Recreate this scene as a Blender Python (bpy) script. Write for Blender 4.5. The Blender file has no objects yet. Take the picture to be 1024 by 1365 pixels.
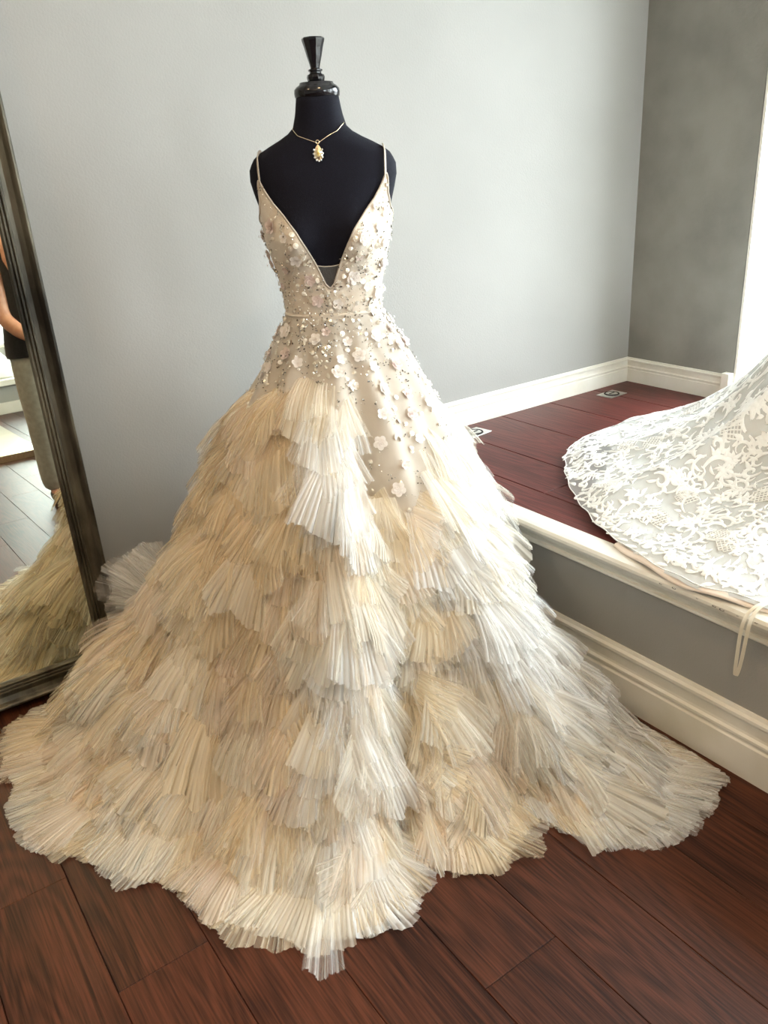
import bpy, bmesh, math, random
import numpy as np
from mathutils import Vector, Matrix

# ------------------------------------------------------------------ camera, world, light
scene = bpy.context.scene
COL = scene.collection
CAM_H, FPX = 1.42, 1092.75
def _cam():
    yaw, pitch, roll = [math.radians(a) for a in (33.94, 22.925, -3.486)]
    fwd = Vector((math.sin(yaw)*math.cos(pitch), math.cos(yaw)*math.cos(pitch), -math.sin(pitch)))
    right = Vector((math.cos(yaw), -math.sin(yaw), 0)); up = right.cross(fwd)
    r2 = math.cos(roll)*right + math.sin(roll)*up
    u2 = -math.sin(roll)*right + math.cos(roll)*up
    cd = bpy.data.cameras.new('camera'); c = bpy.data.objects.new('camera', cd); COL.objects.link(c)
    cd.sensor_fit = 'VERTICAL'; cd.sensor_height = 36; cd.lens = FPX*36/1365; cd.clip_start = 0.02
    m = Matrix.Identity(4)
    for i in range(3): m[i][0], m[i][1], m[i][2] = r2[i], u2[i], -fwd[i]
    m.translation = (0, 0, CAM_H); c.matrix_world = m
    scene.camera = c
_cam()
scene.view_settings.view_transform = 'Standard'
scene.view_settings.look = 'None'
scene.view_settings.gamma = 1.0
scene.view_settings.use_curve_mapping = False
scene.view_settings.exposure = 0.22
scene.cycles.diffuse_bounces = 6
scene.cycles.transparent_max_bounces = 12
SKY = 19.5
w = bpy.data.worlds.new('world'); scene.world = w; w.use_nodes = True
bg = w.node_tree.nodes['Background']; bg.inputs[0].default_value = (0.90, 0.96, 1.0, 1); bg.inputs[1].default_value = SKY
LAMP_W = 19.0
LAMP_COL = (1.0, 0.68, 0.36)

rng = np.random.default_rng(7)
random.seed(7)
PI = math.pi

# ------------------------------------------------------------------ helpers
def mat(name, color, rough=0.6, metal=0.0, spec=0.5, coat=0.0):
    m = bpy.data.materials.new(name); m.use_nodes = True
    b = m.node_tree.nodes['Principled BSDF']
    b.inputs['Base Color'].default_value = (*color, 1); b.inputs['Roughness'].default_value = rough
    b.inputs['Metallic'].default_value = metal; b.inputs['Specular IOR Level'].default_value = spec
    b.inputs['Coat Weight'].default_value = coat
    return m
def N(m, t, **kw):
    n = m.node_tree.nodes.new(t)
    for k, v in kw.items(): setattr(n, k, v)
    return n
def LK(m, a, b): m.node_tree.links.new(a, b)
def bsdf(m): return m.node_tree.nodes['Principled BSDF']
def add_noise_color(m, c1, c2, scale=4.0, detail=4.0, mapping=(1, 1, 1), lo=0.35, hi=0.65, bump=0.0, bump_scale=40.0, coord='Object'):
    tc = N(m, 'ShaderNodeTexCoord'); mp = N(m, 'ShaderNodeMapping'); mp.inputs['Scale'].default_value = mapping
    LK(m, tc.outputs[coord], mp.inputs[0])
    ns = N(m, 'ShaderNodeTexNoise'); ns.inputs['Scale'].default_value = scale; ns.inputs['Detail'].default_value = detail
    LK(m, mp.outputs[0], ns.inputs['Vector'])
    cr = N(m, 'ShaderNodeValToRGB'); cr.color_ramp.elements[0].position = lo; cr.color_ramp.elements[1].position = hi
    cr.color_ramp.elements[0].color = (*c1, 1); cr.color_ramp.elements[1].color = (*c2, 1)
    LK(m, ns.outputs[0], cr.inputs[0]); LK(m, cr.outputs[0], bsdf(m).inputs['Base Color'])
    if bump:
        n2 = N(m, 'ShaderNodeTexNoise'); n2.inputs['Scale'].default_value = bump_scale; n2.inputs['Detail'].default_value = 3
        LK(m, mp.outputs[0], n2.inputs['Vector'])
        bp = N(m, 'ShaderNodeBump'); bp.inputs['Strength'].default_value = bump; bp.inputs['Distance'].default_value = 0.004
        LK(m, n2.outputs[0], bp.inputs['Height']); LK(m, bp.outputs[0], bsdf(m).inputs['Normal'])
    return m

def wood(name, dark, light, rough, axis_y=True, coat=0.0):
    m = mat(name, light, rough, spec=0.22, coat=coat)
    tc = N(m, 'ShaderNodeTexCoord'); oi = N(m, 'ShaderNodeObjectInfo')
    mul = N(m, 'ShaderNodeVectorMath', operation='MULTIPLY_ADD')
    comb = N(m, 'ShaderNodeCombineXYZ')
    for i, k in enumerate((17.0, 31.0, 11.0)):
        mm = N(m, 'ShaderNodeMath', operation='MULTIPLY'); mm.inputs[1].default_value = k
        LK(m, oi.outputs['Random'], mm.inputs[0]); LK(m, mm.outputs[0], comb.inputs[i])
    add = N(m, 'ShaderNodeVectorMath', operation='ADD')
    LK(m, tc.outputs['Object'], add.inputs[0]); LK(m, comb.outputs[0], add.inputs[1])
    # broad cathedral figure: contour bands of a stretched noise field
    mp = N(m, 'ShaderNodeMapping'); mp.inputs['Scale'].default_value = (5.0, 0.75, 1.0)
    LK(m, add.outputs[0], mp.inputs[0])
    n1 = N(m, 'ShaderNodeTexNoise'); n1.inputs['Scale'].default_value = 1.0; n1.inputs['Detail'].default_value = 1.5
    LK(m, mp.outputs[0], n1.inputs['Vector'])
    k = N(m, 'ShaderNodeMath', operation='MULTIPLY'); k.inputs[1].default_value = 150.0
    LK(m, n1.outputs[0], k.inputs[0])
    sn = N(m, 'ShaderNodeMath', operation='SINE'); LK(m, k.outputs[0], sn.inputs[0])
    # fine pores
    mp2 = N(m, 'ShaderNodeMapping'); mp2.inputs['Scale'].default_value = (260.0, 7.0, 1.0)
    LK(m, add.outputs[0], mp2.inputs[0])
    n2 = N(m, 'ShaderNodeTexNoise'); n2.inputs['Scale'].default_value = 1.0; n2.inputs['Detail'].default_value = 3.0
    LK(m, mp2.outputs[0], n2.inputs['Vector'])
    mp3 = N(m, 'ShaderNodeMapping'); mp3.inputs['Scale'].default_value = (9.0, 0.8, 1.0)
    LK(m, add.outputs[0], mp3.inputs[0])
    n3 = N(m, 'ShaderNodeTexNoise'); n3.inputs['Scale'].default_value = 1.0; n3.inputs['Detail'].default_value = 2.0
    LK(m, mp3.outputs[0], n3.inputs['Vector'])
    a = N(m, 'ShaderNodeMath', operation='MULTIPLY_ADD'); a.inputs[1].default_value = 0.075; LK(m, sn.outputs[0], a.inputs[0]); LK(m, n2.outputs[0], a.inputs[2])
    b = N(m, 'ShaderNodeMath', operation='MULTIPLY_ADD'); b.inputs[1].default_value = 0.42; LK(m, n3.outputs[0], b.inputs[0]); LK(m, a.outputs[0], b.inputs[2])
    c = N(m, 'ShaderNodeMath', operation='MULTIPLY_ADD'); c.inputs[1].default_value = 0.16; LK(m, oi.outputs['Random'], c.inputs[0]); LK(m, b.outputs[0], c.inputs[2])
    cr = N(m, 'ShaderNodeValToRGB'); e = cr.color_ramp.elements
    e[0].position = 0.52; e[0].color = (*dark, 1); e[1].position = 1.12 if False else 1.0; e[1].color = (*light, 1)
    LK(m, c.outputs[0], cr.inputs[0]); LK(m, cr.outputs[0], bsdf(m).inputs['Base Color'])
    bp = N(m, 'ShaderNodeBump'); bp.inputs['Strength'].default_value = 0.25; bp.inputs['Distance'].default_value = 0.001
    LK(m, a.outputs[0], bp.inputs['Height']); LK(m, bp.outputs[0], bsdf(m).inputs['Normal'])
    return m

M = {}
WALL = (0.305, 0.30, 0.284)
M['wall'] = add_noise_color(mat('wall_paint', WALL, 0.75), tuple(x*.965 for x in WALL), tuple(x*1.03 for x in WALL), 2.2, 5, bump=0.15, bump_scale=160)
WD = (0.235, 0.228, 0.205)  # darker, more mottled grey for the whole window wall
M['walldark'] = add_noise_color(mat('darker_wall_paint', WD, 0.8), tuple(x*.85 for x in WD), tuple(x*1.15 for x in WD), 3.5, 6, bump=0.3, bump_scale=60)
M['ceiling'] = add_noise_color(mat('ceiling_paint', (.75, .74, .71), 0.9), (.73, .72, .69), (.77, .76, .73), 3)
M['white'] = add_noise_color(mat('white_trim_paint', (.70, .68, .61), 0.38), (.66, .635, .55), (.74, .72, .66), 6, bump=0.1, bump_scale=60)
M['floor'] = wood('floor_wood', (.018, .0052, .0028), (.088, .0265, .0120), 0.42)
M['deck'] = wood('platform_wood', (.040, .0085, .0075), (.135, .034, .028), 0.42)
M['dark'] = mat('dark_gap', (.015, .01, .008), 0.9)
M['chrome'] = add_noise_color(mat('brushed_steel', (.62, .63, .60), 0.3, 1.0), (.55, .56, .53), (.68, .69, .66), 60)
M['formcloth'] = add_noise_color(mat('black_jersey', (.0045, .005, .011), 0.85, spec=0.2), (.0035, .004, .009), (.0055, .006, .013), 300, bump=0.2, bump_scale=900)
M['blackgloss'] = add_noise_color(mat('black_lacquer', (.006, .006, .009), 0.16), (.005, .005, .007), (.009, .009, .012), 20)
M['gold'] = add_noise_color(mat('gold_metal', (.85, .70, .45), 0.25, 1.0), (.80, .66, .42), (.90, .76, .52), 80)
M['outside'] = add_noise_color(mat('outside_pavement', (.42, .42, .41), 0.9), (.38, .38, .37), (.46, .46, .45), 5)
gm = mat('citrine_gem', (.95, .72, .22), 0.06); bsdf(gm).inputs['Transmission Weight'].default_value = 0.5
M['gem'] = add_noise_color(gm, (.85, .62, .16), (1, .85, .4), 200)
M['crystal'] = add_noise_color(mat('crystal', (.9, .9, .88), 0.05, 0.6), (.8, .8, .78), (.98, .98, .96), 400)
mg = bpy.data.materials.new('mirror_glass'); mg.use_nodes = True
bsdf(mg).inputs['Metallic'].default_value = 1; bsdf(mg).inputs['Roughness'].default_value = 0.012
add_noise_color(mg, (.80, .82, .70), (.81, .83, .71), 1.0)
M['mirror'] = mg
# window glass: thin clear sheet
gl = bpy.data.materials.new('window_glass'); gl.use_nodes = True
nt = gl.node_tree; out = nt.nodes['Material Output']
tr = N(gl, 'ShaderNodeBsdfTransparent'); tr.inputs[0].default_value = (.96, .98, .98, 1)
go = N(gl, 'ShaderNodeBsdfGlossy'); go.inputs['Roughness'].default_value = 0.02
mx = N(gl, 'ShaderNodeMixShader'); mx.inputs[0].default_value = 0.05
LK(gl, tr.outputs[0], mx.inputs[1]); LK(gl, go.outputs[0], mx.inputs[2]); LK(gl, mx.outputs[0], out.inputs[0])
M['glass'] = gl
# antique frame finish
fr = mat('antique_bronze_frame', (.12, .10, .07), 0.42, 0.55)
M['frame'] = add_noise_color(fr, (.014, .011, .006), (.17, .15, .105), 2.6, 6, (6, 6, 1.6), 0.36, 0.74, bump=0.2, bump_scale=30)

def cloth(name, c1, c2, rough=0.85, sheen=0.3, scale=40, transl=0.0, bump=0.0):
    m = mat(name, c1, rough, spec=0.2)
    bsdf(m).inputs['Sheen Weight'].default_value = sheen
    add_noise_color(m, c1, c2, scale, bump=bump, bump_scale=300)
    if transl:
        nt = m.node_tree; out = nt.nodes['Material Output']
        t = N(m, 'ShaderNodeBsdfTranslucent'); t.inputs[0].default_value = (*c2, 1)
        mx = N(m, 'ShaderNodeMixShader'); mx.inputs[0].default_value = transl
        LK(m, bsdf(m).outputs[0], mx.inputs[1]); LK(m, t.outputs[0], mx.inputs[2]); LK(m, mx.outputs[0], out.inputs[0])
    return m
def tulle(name, refl=0.66):
    m = bpy.data.materials.new(name); m.use_nodes = True
    nt = m.node_tree; out = nt.nodes['Material Output']; nt.nodes.remove(nt.nodes['Principled BSDF'])
    at = N(m, 'ShaderNodeAttribute', attribute_name='Col')
    d = N(m, 'ShaderNodeBsdfDiffuse'); t = N(m, 'ShaderNodeBsdfTranslucent'); tp = N(m, 'ShaderNodeBsdfTransparent')
    LK(m, at.outputs['Color'], d.inputs[0]); LK(m, at.outputs['Color'], t.inputs[0])
    m1 = N(m, 'ShaderNodeMixShader'); m1.inputs[0].default_value = 1-refl
    LK(m, d.outputs[0], m1.inputs[1]); LK(m, t.outputs[0], m1.inputs[2])
    m2 = N(m, 'ShaderNodeMixShader'); LK(m, at.outputs['Alpha'], m2.inputs[0])
    LK(m, tp.outputs[0], m2.inputs[1]); LK(m, m1.outputs[0], m2.inputs[2]); LK(m, m2.outputs[0], out.inputs[0])
    return m
M['tulle'] = tulle('ivory_champagne_tulle')
M['under'] = cloth('champagne_lining', (.80, .68, .52), (.85, .74, .59), scale=12)

def link(name, me, m, parent=None, kind=None, smooth=True):
    o = bpy.data.objects.new(name, me); COL.objects.link(o)
    if m is not None and not me.materials: me.materials.append(m)
    if smooth and len(me.polygons):
        me.polygons.foreach_set('use_smooth', np.ones(len(me.polygons), dtype=bool))
    if parent is not None:
        o.parent = parent
    if kind: o['kind'] = kind
    return o
def tag(o, label, cat=None, group=None, kind=None):
    o['label'] = label
    if cat: o['category'] = cat
    if group: o['group'] = group
    if kind: o['kind'] = kind
    return o
def empty(name, loc=(0, 0, 0), rot=(0, 0, 0)):
    o = bpy.data.objects.new(name, None); COL.objects.link(o); o.location = loc; o.rotation_euler = rot
    o.empty_display_size = 0.1
    return o
def mesh(name, verts, faces):
    me = bpy.data.meshes.new(name); me.from_pydata([tuple(map(float, v)) for v in verts], [], faces); me.update(); return me
def grid_mesh(name, G, closed_u=False, closed_v=False, cols=None):
    """G: (nu, nv, 3) array"""
    nu, nv = G.shape[:2]
    iu = np.arange(nu if closed_u else nu-1); iv = np.arange(nv if closed_v else nv-1)
    a, b = np.meshgrid(iu, iv, indexing='ij'); a2, b2 = (a+1) % nu, (b+1) % nv
    F = np.stack([a*nv+b, a2*nv+b, a2*nv+b2, a*nv+b2], -1).reshape(-1, 4)
    return raw_mesh(name, G.reshape(-1, 3), F, None if cols is None else cols.reshape(-1, 4))
def raw_mesh(name, V, F, cols=None):
    V = np.asarray(V, np.float32); F = np.asarray(F, np.int32); k = F.shape[1]
    me = bpy.data.meshes.new(name)
    me.vertices.add(len(V)); me.vertices.foreach_set('co', V.ravel())
    me.loops.add(F.size); me.loops.foreach_set('vertex_index', F.ravel())
    me.polygons.add(len(F)); me.polygons.foreach_set('loop_start', np.arange(0, F.size, k, dtype=np.int32))
    me.update(calc_edges=True)
    if cols is not None:
        at = me.color_attributes.new('Col', 'FLOAT_COLOR', 'POINT'); at.data.foreach_set('color', np.asarray(cols, np.float32).ravel())
    return me
def box_me(name, lo, hi, bevel=0.0, seg=2):
    bm = bmesh.new(); bmesh.ops.create_cube(bm, size=1)
    lo, hi = Vector(lo), Vector(hi)
    for v in bm.verts: v.co = Vector(((lo[i]+hi[i])/2 + v.co[i]*(hi[i]-lo[i]) for i in range(3)))
    if bevel: bmesh.ops.bevel(bm, geom=bm.edges[:], offset=bevel, segments=seg, affect='EDGES', profile=0.5)
    me = bpy.data.meshes.new(name); bm.to_mesh(me); bm.free(); return me
def tube(pts, r, n=8, closed=False):
    """verts, faces for a tube along pts; r scalar or list"""
    P = [Vector(p) for p in pts]; k = len(P); rs = [r]*k if not hasattr(r, '__len__') else r
    V, F = [], []
    ref = None
    for i in range(k):
        if closed: t = P[(i+1) % k]-P[i-1]
        else: t = P[min(i+1, k-1)]-P[max(i-1, 0)]
        t.normalize()
        if ref is None:
            ref = t.orthogonal().normalized()
        ref = (ref - t*ref.dot(t)); ref = ref.normalized() if ref.length > 1e-6 else t.orthogonal().normalized()
        b = t.cross(ref)
        for j in range(n):
            a = 2*PI*j/n; V.append(P[i]+(ref*math.cos(a)+b*math.sin(a))*rs[i])
    for i in range(k if closed else k-1):
        for j in range(n):
            i2 = (i+1) % k
            F.append((i*n+j, i*n+(j+1) % n, i2*n+(j+1) % n, i2*n+j))
    if not closed:
        F.append(tuple(range(n-1, -1, -1))); F.append(tuple((k-1)*n+j for j in range(n)))
    return V, F
def tube_me(name, pts, r, n=8, closed=False): return mesh(name, *tube(pts, r, n, closed))
def lathe_me(name, prof, n=32, center=(0, 0)):
    V, F = [], []
    for (r, z) in prof:
        for j in range(n): a = 2*PI*j/n; V.append((center[0]+r*math.cos(a), center[1]+r*math.sin(a), z))
    k = len(prof)
    for i in range(k-1):
        for j in range(n): F.append((i*n+j, i*n+(j+1) % n, (i+1)*n+(j+1) % n, (i+1)*n+j))
    F.append(tuple(range(n-1, -1, -1))); F.append(tuple((k-1)*n+j for j in range(n)))
    return mesh(name, V, F)
def extrude_profile(name, prof, p0, p1, outdir, cut0=0.0, cut1=0.0):
    """prof: (out, up) closed outline; swept p0->p1; out along outdir; cut = mitre slope per out"""
    p0, p1, o = Vector(p0), Vector(p1), Vector(outdir); d = (p1-p0).normalized(); V = []; n = len(prof)
    for base, c in ((p0, cut0), (p1, cut1)):
        for (a, h) in prof: V.append(base + o*a + Vector((0, 0, h)) + d*(c*a))
    F = [(i, (i+1) % n, n+(i+1) % n, n+i) for i in range(n)]
    F += [tuple(range(n-1, -1, -1)), tuple(range(n, 2*n))]
    me = mesh(name, V, F); bm = bmesh.new(); bm.from_mesh(me); bmesh.ops.recalc_face_normals(bm, faces=bm.faces); bm.to_mesh(me); bm.free()
    return me
def struct(name, me, m, label=None, smooth=False):
    o = link(name, me, m, None, 'structure', smooth)
    if label: o['label'] = label
    return o

# ------------------------------------------------------------------ room shell
YW, XW, XP, ZP, ZC = 2.42, 3.018, 1.561, 0.446, 3.1
XL, YF = -3.0, -5.2
fl = struct('floor', box_me('floor', (XL, YF, -0.12), (XW+.2, YW+.1, -0.012)), M['dark'], 'dark reddish brown wood plank floor')
PW, PL = 0.185, 1.22
pm = box_me('plank', (-PW/2+.0006, -PL/2+.0006, -0.012), (PW/2-.0006, PL/2-.0006, 0.0), 0.0012, 1)
k = 0; x = XL+PW/2
while x < XP+.35:
    y = YF - [0.1, .55, .9, .33, .74][k % 5]
    while y < YW+.3:
        yc = y+PL/2
        if yc+PL/2 > YF-.0 and yc-PL/2 < YW:
            o = link('plank', pm, M['floor'], fl, None, False); o.location = (x, min(yc, YW+.05-PL/2+.6), 0)
        y += PL
    x += PW; k += 1
struct('ceiling', box_me('ceiling', (XL-.1, YF-.1, ZC), (XW+.2, YW+.1, ZC+.1)), M['ceiling'], 'plain off-white ceiling')
struct('wall_back', box_me('wall_back', (XL-.1, YW, -.12), (XW+.2, YW+.1, ZC)), M['wall'], 'long pale grey painted wall behind the gown')
struct('wall_left', box_me('wall_left', (XL-.1, YF, -.12), (XL, YW, ZC)), M['wall'], 'pale grey side wall')
FX0, FX1, FZ0, FZ1 = 1.4, 2.9, 0.55, 2.75
wf = struct('wall_front', box_me('wall_front', (XL-.1, YF-.1, -.12), (FX0, YF, ZC)), M['wall'], 'pale grey wall behind the camera')
for lo_, hi_ in (((FX1, YF-.1, -.12), (XW+.2, YF, ZC)), ((FX0, YF-.1, -.12), (FX1, YF, FZ0)), ((FX0, YF-.1, FZ1), (FX1, YF, ZC))): link('wall_panel', box_me('wall_panel', lo_, hi_), M['wall'], wf, None, False)
fw = empty('window_4', ((FX0+FX1)/2, YF, FZ0)); fw['kind'] = 'structure'; fw['label'] = 'wide window added behind the rear ledge to light the gown from the front'  # added window behind the camera, brings frontal daylight onto the gown
def fwp(name, lo_, hi_, m, bev=.004): return link(name, box_me(name, Vector(lo_)-fw.location, Vector(hi_)-fw.location, bev), m, fw, None, False)
for x_ in (FX0, (FX0+FX1)/2-.025, FX1-.05): fwp('window_frame', (x_, YF-.09, FZ0), (x_+.05, YF-.03, FZ1), M['white'])
for z_ in (FZ0, FZ1-.05): fwp('window_frame', (FX0, YF-.085, z_), (FX1, YF-.035, z_+.05), M['white'])
fwp('window_pane', (FX0+.05, YF-.062, FZ0+.05), ((FX0+FX1)/2-.025, YF-.056, FZ1-.05), M['glass'], 0); fwp('window_pane', ((FX0+FX1)/2+.025, YF-.062, FZ0+.05), (FX1-.05, YF-.056, FZ1-.05), M['glass'], 0)
pl = bpy.data.lights.new('window_portal', 'AREA'); pl.shape = 'RECTANGLE'; pl.size = FX1-FX0; pl.size_y = FZ1-FZ0; pl.cycles.is_portal = True
po = bpy.data.objects.new('window_portal', pl); COL.objects.link(po); po.location = ((FX0+FX1)/2, YF-.11, (FZ0+FZ1)/2); po.rotation_euler = (PI/2, 0, 0)
# window wall with openings
YJ = 1.888
WIN = [(0.40, 1.886), (-1.12, 0.22), (-2.64, -1.30)]
WZ0, WZ1 = 0.478, 2.72
wr = struct('wall_right', box_me('wall_right', (XW, YJ, -.12), (XW+.36, YW, ZC)), M['walldark'], 'darker grey wall strip between the corner and the window')
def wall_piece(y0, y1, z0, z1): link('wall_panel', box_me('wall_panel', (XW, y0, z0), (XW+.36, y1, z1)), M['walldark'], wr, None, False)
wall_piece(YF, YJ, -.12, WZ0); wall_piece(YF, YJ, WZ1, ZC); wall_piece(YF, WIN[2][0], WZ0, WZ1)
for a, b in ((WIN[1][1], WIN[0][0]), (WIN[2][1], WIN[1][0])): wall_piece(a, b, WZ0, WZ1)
for i, (a, b) in enumerate(WIN):
    root = empty('window_%d' % (i+1), (XW, (a+b)/2, WZ0)); root['kind'] = 'structure'; root['label'] = 'tall bright shop window'
    def wp(name, lo, hi, m, bev=0.004):
        me = box_me(name, Vector(lo)-root.location, Vector(hi)-root.location, bev); return link(name, me, m, root, None, False)
    wp('window_frame', (XW+.30, a, WZ0), (XW+.36, a+.05, WZ1), M['white']); wp('window_frame', (XW+.30, b-.05, WZ0), (XW+.36, b, WZ1), M['white'])
    wp('window_frame', (XW+.30, a+.05, WZ0), (XW+.36, b-.05, WZ0+.05), M['white']); wp('window_frame', (XW+.30, a+.05, WZ1-.05), (XW+.36, b-.05, WZ1), M['white'])
    wp('window_pane', (XW+.328, a+.05, WZ0+.05), (XW+.334, b-.05, WZ1-.05), M['glass'], 0)
    wp('window_sill', (XW-.03, a-.0, WZ0-.03), (XW+.30, b, WZ0+.001), M['white'])
    for yy0, yy1 in ((b-.012, b-.0005), (a+.0005, a+.012)): wp('jamb', (XW+.0, yy0, WZ0), (XW+.30, yy1, WZ1), M['white'], .001)
    wp('casing', (XW-.022, a-.085, WZ0), (XW-.001, a, WZ1+.08), M['white'])
    if i: wp('casing', (XW-.022, b, WZ0), (XW-.001, b+.085, WZ1+.08), M['white'])
    pl = bpy.data.lights.new('window_portal', 'AREA'); pl.shape = 'RECTANGLE'; pl.size = WZ1-WZ0; pl.size_y = b-a; pl.cycles.is_portal = True
    po = bpy.data.objects.new('window_portal', pl); COL.objects.link(po); po.location = (XW+.37, (a+b)/2, (WZ0+WZ1)/2); po.rotation_euler = (0, PI/2, 0)
struct('ground', box_me('ground', (-60, -60, -.5), (60, 60, -.3)), M['outside'], 'pavement outside the shop window')

# platform
pf = empty('platform', (XP, 0, 0)); pf['kind'] = 'structure'; pf['label'] = 'raised display platform with red brown planks below the window'
def pp(name, lo, hi, m, bev=0.0): return link(name, box_me(name, Vector(lo)-Vector((XP, 0, 0)), Vector(hi)-Vector((XP, 0, 0)), bev), m, pf, None, False)
YP0 = -3.0
pp('riser', (XP+.018, YP0, 0), (XW, YW, ZP-.025), M['wall'])
pp('subfloor', (XP+.01, YP0, ZP-.03), (XW, YW, ZP-.012), M['dark'])
DX = [XP+.045, 1.745, 1.95, 2.227, 2.503, 2.78, XW]
DY = [[2.42, 1.0, -.6, -3.0], [2.42, 1.69, .3, -1.4, -3.0], [2.42, .9, -.9, -3.0], [2.412, .6, -.8, -3.0], [2.42, 1.1, -.5, -3.0], [2.42, .75, -1.5, -3.0]]
for i in range(6):
    for j in range(len(DY[i])-1):
        y1, y0 = DY[i][j], DY[i][j+1]; g = .0016
        w_, l_ = DX[i+1]-DX[i]-2*g, y1-y0-2*g
        me = box_me('plank', (-w_/2, -l_/2, -.012), (w_/2, l_/2, 0), .0015, 1)
        o = link('plank', me, M['deck'], pf, None, False); o.location = ((DX[i]+DX[i+1])/2-XP, (y0+y1)/2, ZP)
CHIPS = [(1.093, .4375, .003), (1.055, .441, .004), (.99, .440, .002), (.945, .4385, .0035), (.925, .4375, .0045), (.885, .439, .002), (.84, .441, .0025)]
# moulded nosing and baseboards
nose = [(0, 0), (0, -.068), (.010, -.070), (.013, -.066), (.012, -.060), (.006, -.057), (.009, -.050), (.016, -.043), (.022, -.034), (.024, -.028), (.034, -.022), (.040, -.012), (.040, -.004), (.034, .003), (.020, .005), (-.030, .005), (-.030, 0)]
link('nosing', extrude_profile('nosing', [(a, h+ZP) for a, h in nose], (.018, YW, 0), (.018, YP0, 0), (-1, 0, 0)), M['white'], pf, None, False)
V, F = [], []
for cy, cz, r_ in CHIPS:
    q = len(V); V.append((-.0228+.0022, cy, cz)); V += [(-.0222-.0005, cy+r_*1.6*math.cos(a), cz+r_*.6*math.sin(a)) for a in np.linspace(0, 2*PI, 7, endpoint=False)]; F += [(q, q+1+j, q+1+(j+1) % 7) for j in range(7)]
link('paint_chips', mesh('paint_chips', V, F), M['dark'], pf, 'stuff', False)
def bb_prof(H, T):
    return [(0, 0), (T, 0), (T, H*.52), (T*.82, H*.545), (T*.80, H*.57), (T*.95, H*.60), (T*.95, H*.635), (T*.62, H*.665), (T*.55, H*.70), (T*.60, H*.84), (T*.85, H*.88), (T*.85, H*.925), (T*.45, H*.955), (T*.30, H), (0, H)]
struct('baseboard_right', extrude_profile('baseboard_right', bb_prof(.182, .018), (XP+.018, YW, 0), (XP+.018, YP0, 0), (-1, 0, 0)), M['white'], 'tall cream baseboard along the platform riser')
struct('baseboard_back', extrude_profile('baseboard_back', [(a, h+ZP) for a, h in bb_prof(.107, .016)], (XP+.02, YW, 0), (XW, YW, 0), (0, -1, 0), 0, -1), M['white'], 'white moulded baseboard on the platform under the long wall')
tb = struct('trim_1', extrude_profile('trim_1', [(a, h+ZP) for a, h in bb_prof(.107, .016)], (XW, YW, 0), (XW, YJ+.03, 0), (-1, 0, 0), 1, 0), M['white'], 'white moulded baseboard under the darker grey wall strip')
link('end_block', box_me('end_block', (XW-.034, YJ-.004, ZP), (XW, YJ+.032, ZP+.118), .003), M['white'], tb, None, False)
struct('baseboard_left', extrude_profile('baseboard_left', bb_prof(.182, .018), (XL, YW, 0), (XP, YW, 0), (0, -1, 0)), M['white'], 'tall white baseboard under the long wall')

# ------------------------------------------------------------------ ceiling lamps (warm)
for i, (x, y) in enumerate([(-1.2, 1.3), (-1.2, -1.2), (0.6, 0.2), (0.6, -2.6)]):
    t = empty('ceiling_lamp', (x, y, ZC))
    tag(t, ['recessed warm ceiling lamp by the long wall on the mirror side', 'recessed warm ceiling lamp left of the camera', 'recessed warm ceiling lamp above the camera', 'recessed warm ceiling lamp over the back podium'][i], 'lamp', 'recessed ceiling lamps')
    link('trim_ring', lathe_me('trim_ring', [(.115, 0), (.115, -.008), (.105, -.012), (.09, -.006), (.085, 0)], 32), M['white'], t)
    em = M.get('bulb')
    if not em:
        em = bpy.data.materials.new('warm_bulb'); em.use_nodes = True; b = bsdf(em); b.inputs['Emission Color'].default_value = (*LAMP_COL, 1); b.inputs['Emission Strength'].default_value = 8
        M['bulb'] = em
    link('diffuser', lathe_me('diffuser', [(.086, -.001), (.086, -.003), (.0, -.0035)][:2], 32), em, t)
    ld = bpy.data.lights.new('ceiling_lamp_light', 'AREA'); ld.shape = 'DISK'; ld.size = .17; ld.energy = LAMP_W; ld.color = LAMP_COL
    lo = bpy.data.objects.new('ceiling_lamp_light', ld); COL.objects.link(lo); lo.parent = t; lo.location = (0, 0, -.016)

# ------------------------------------------------------------------ floor outlet plates on the platform
for (px, py, ang, lab) in ((2.777, 2.30, 3, 'square steel floor outlet plate near the wall corner'), (2.0, 2.31, 8, 'square steel floor outlet plate beside the ruffled gown')):
    t = empty('floor_outlet', (px, py, ZP), (0, 0, math.radians(ang)))
    tag(t, lab, 'outlet', 'floor outlet plates on the platform')
    link('plate', box_me('plate', (-.055, -.04, 0), (.055, .04, .003), .001, 1), M['chrome'], t, None, False)
    ring = [(.030*math.cos(a), .030*math.sin(a), .004) for a in np.linspace(0, 2*PI, 28, endpoint=False)]
    link('lid_ring', tube_me('lid_ring', ring, .0032, 6, True), M['dark'], t)
    link('lid', lathe_me('lid', [(.026, .003), (.026, .005), (.022, .006)], 24), M['chrome'], t)
    link('slot', box_me('slot', (-.017, -.004, .0055), (.017, .004, .0072), .001, 1), M['dark'], t, None, False)

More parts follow.
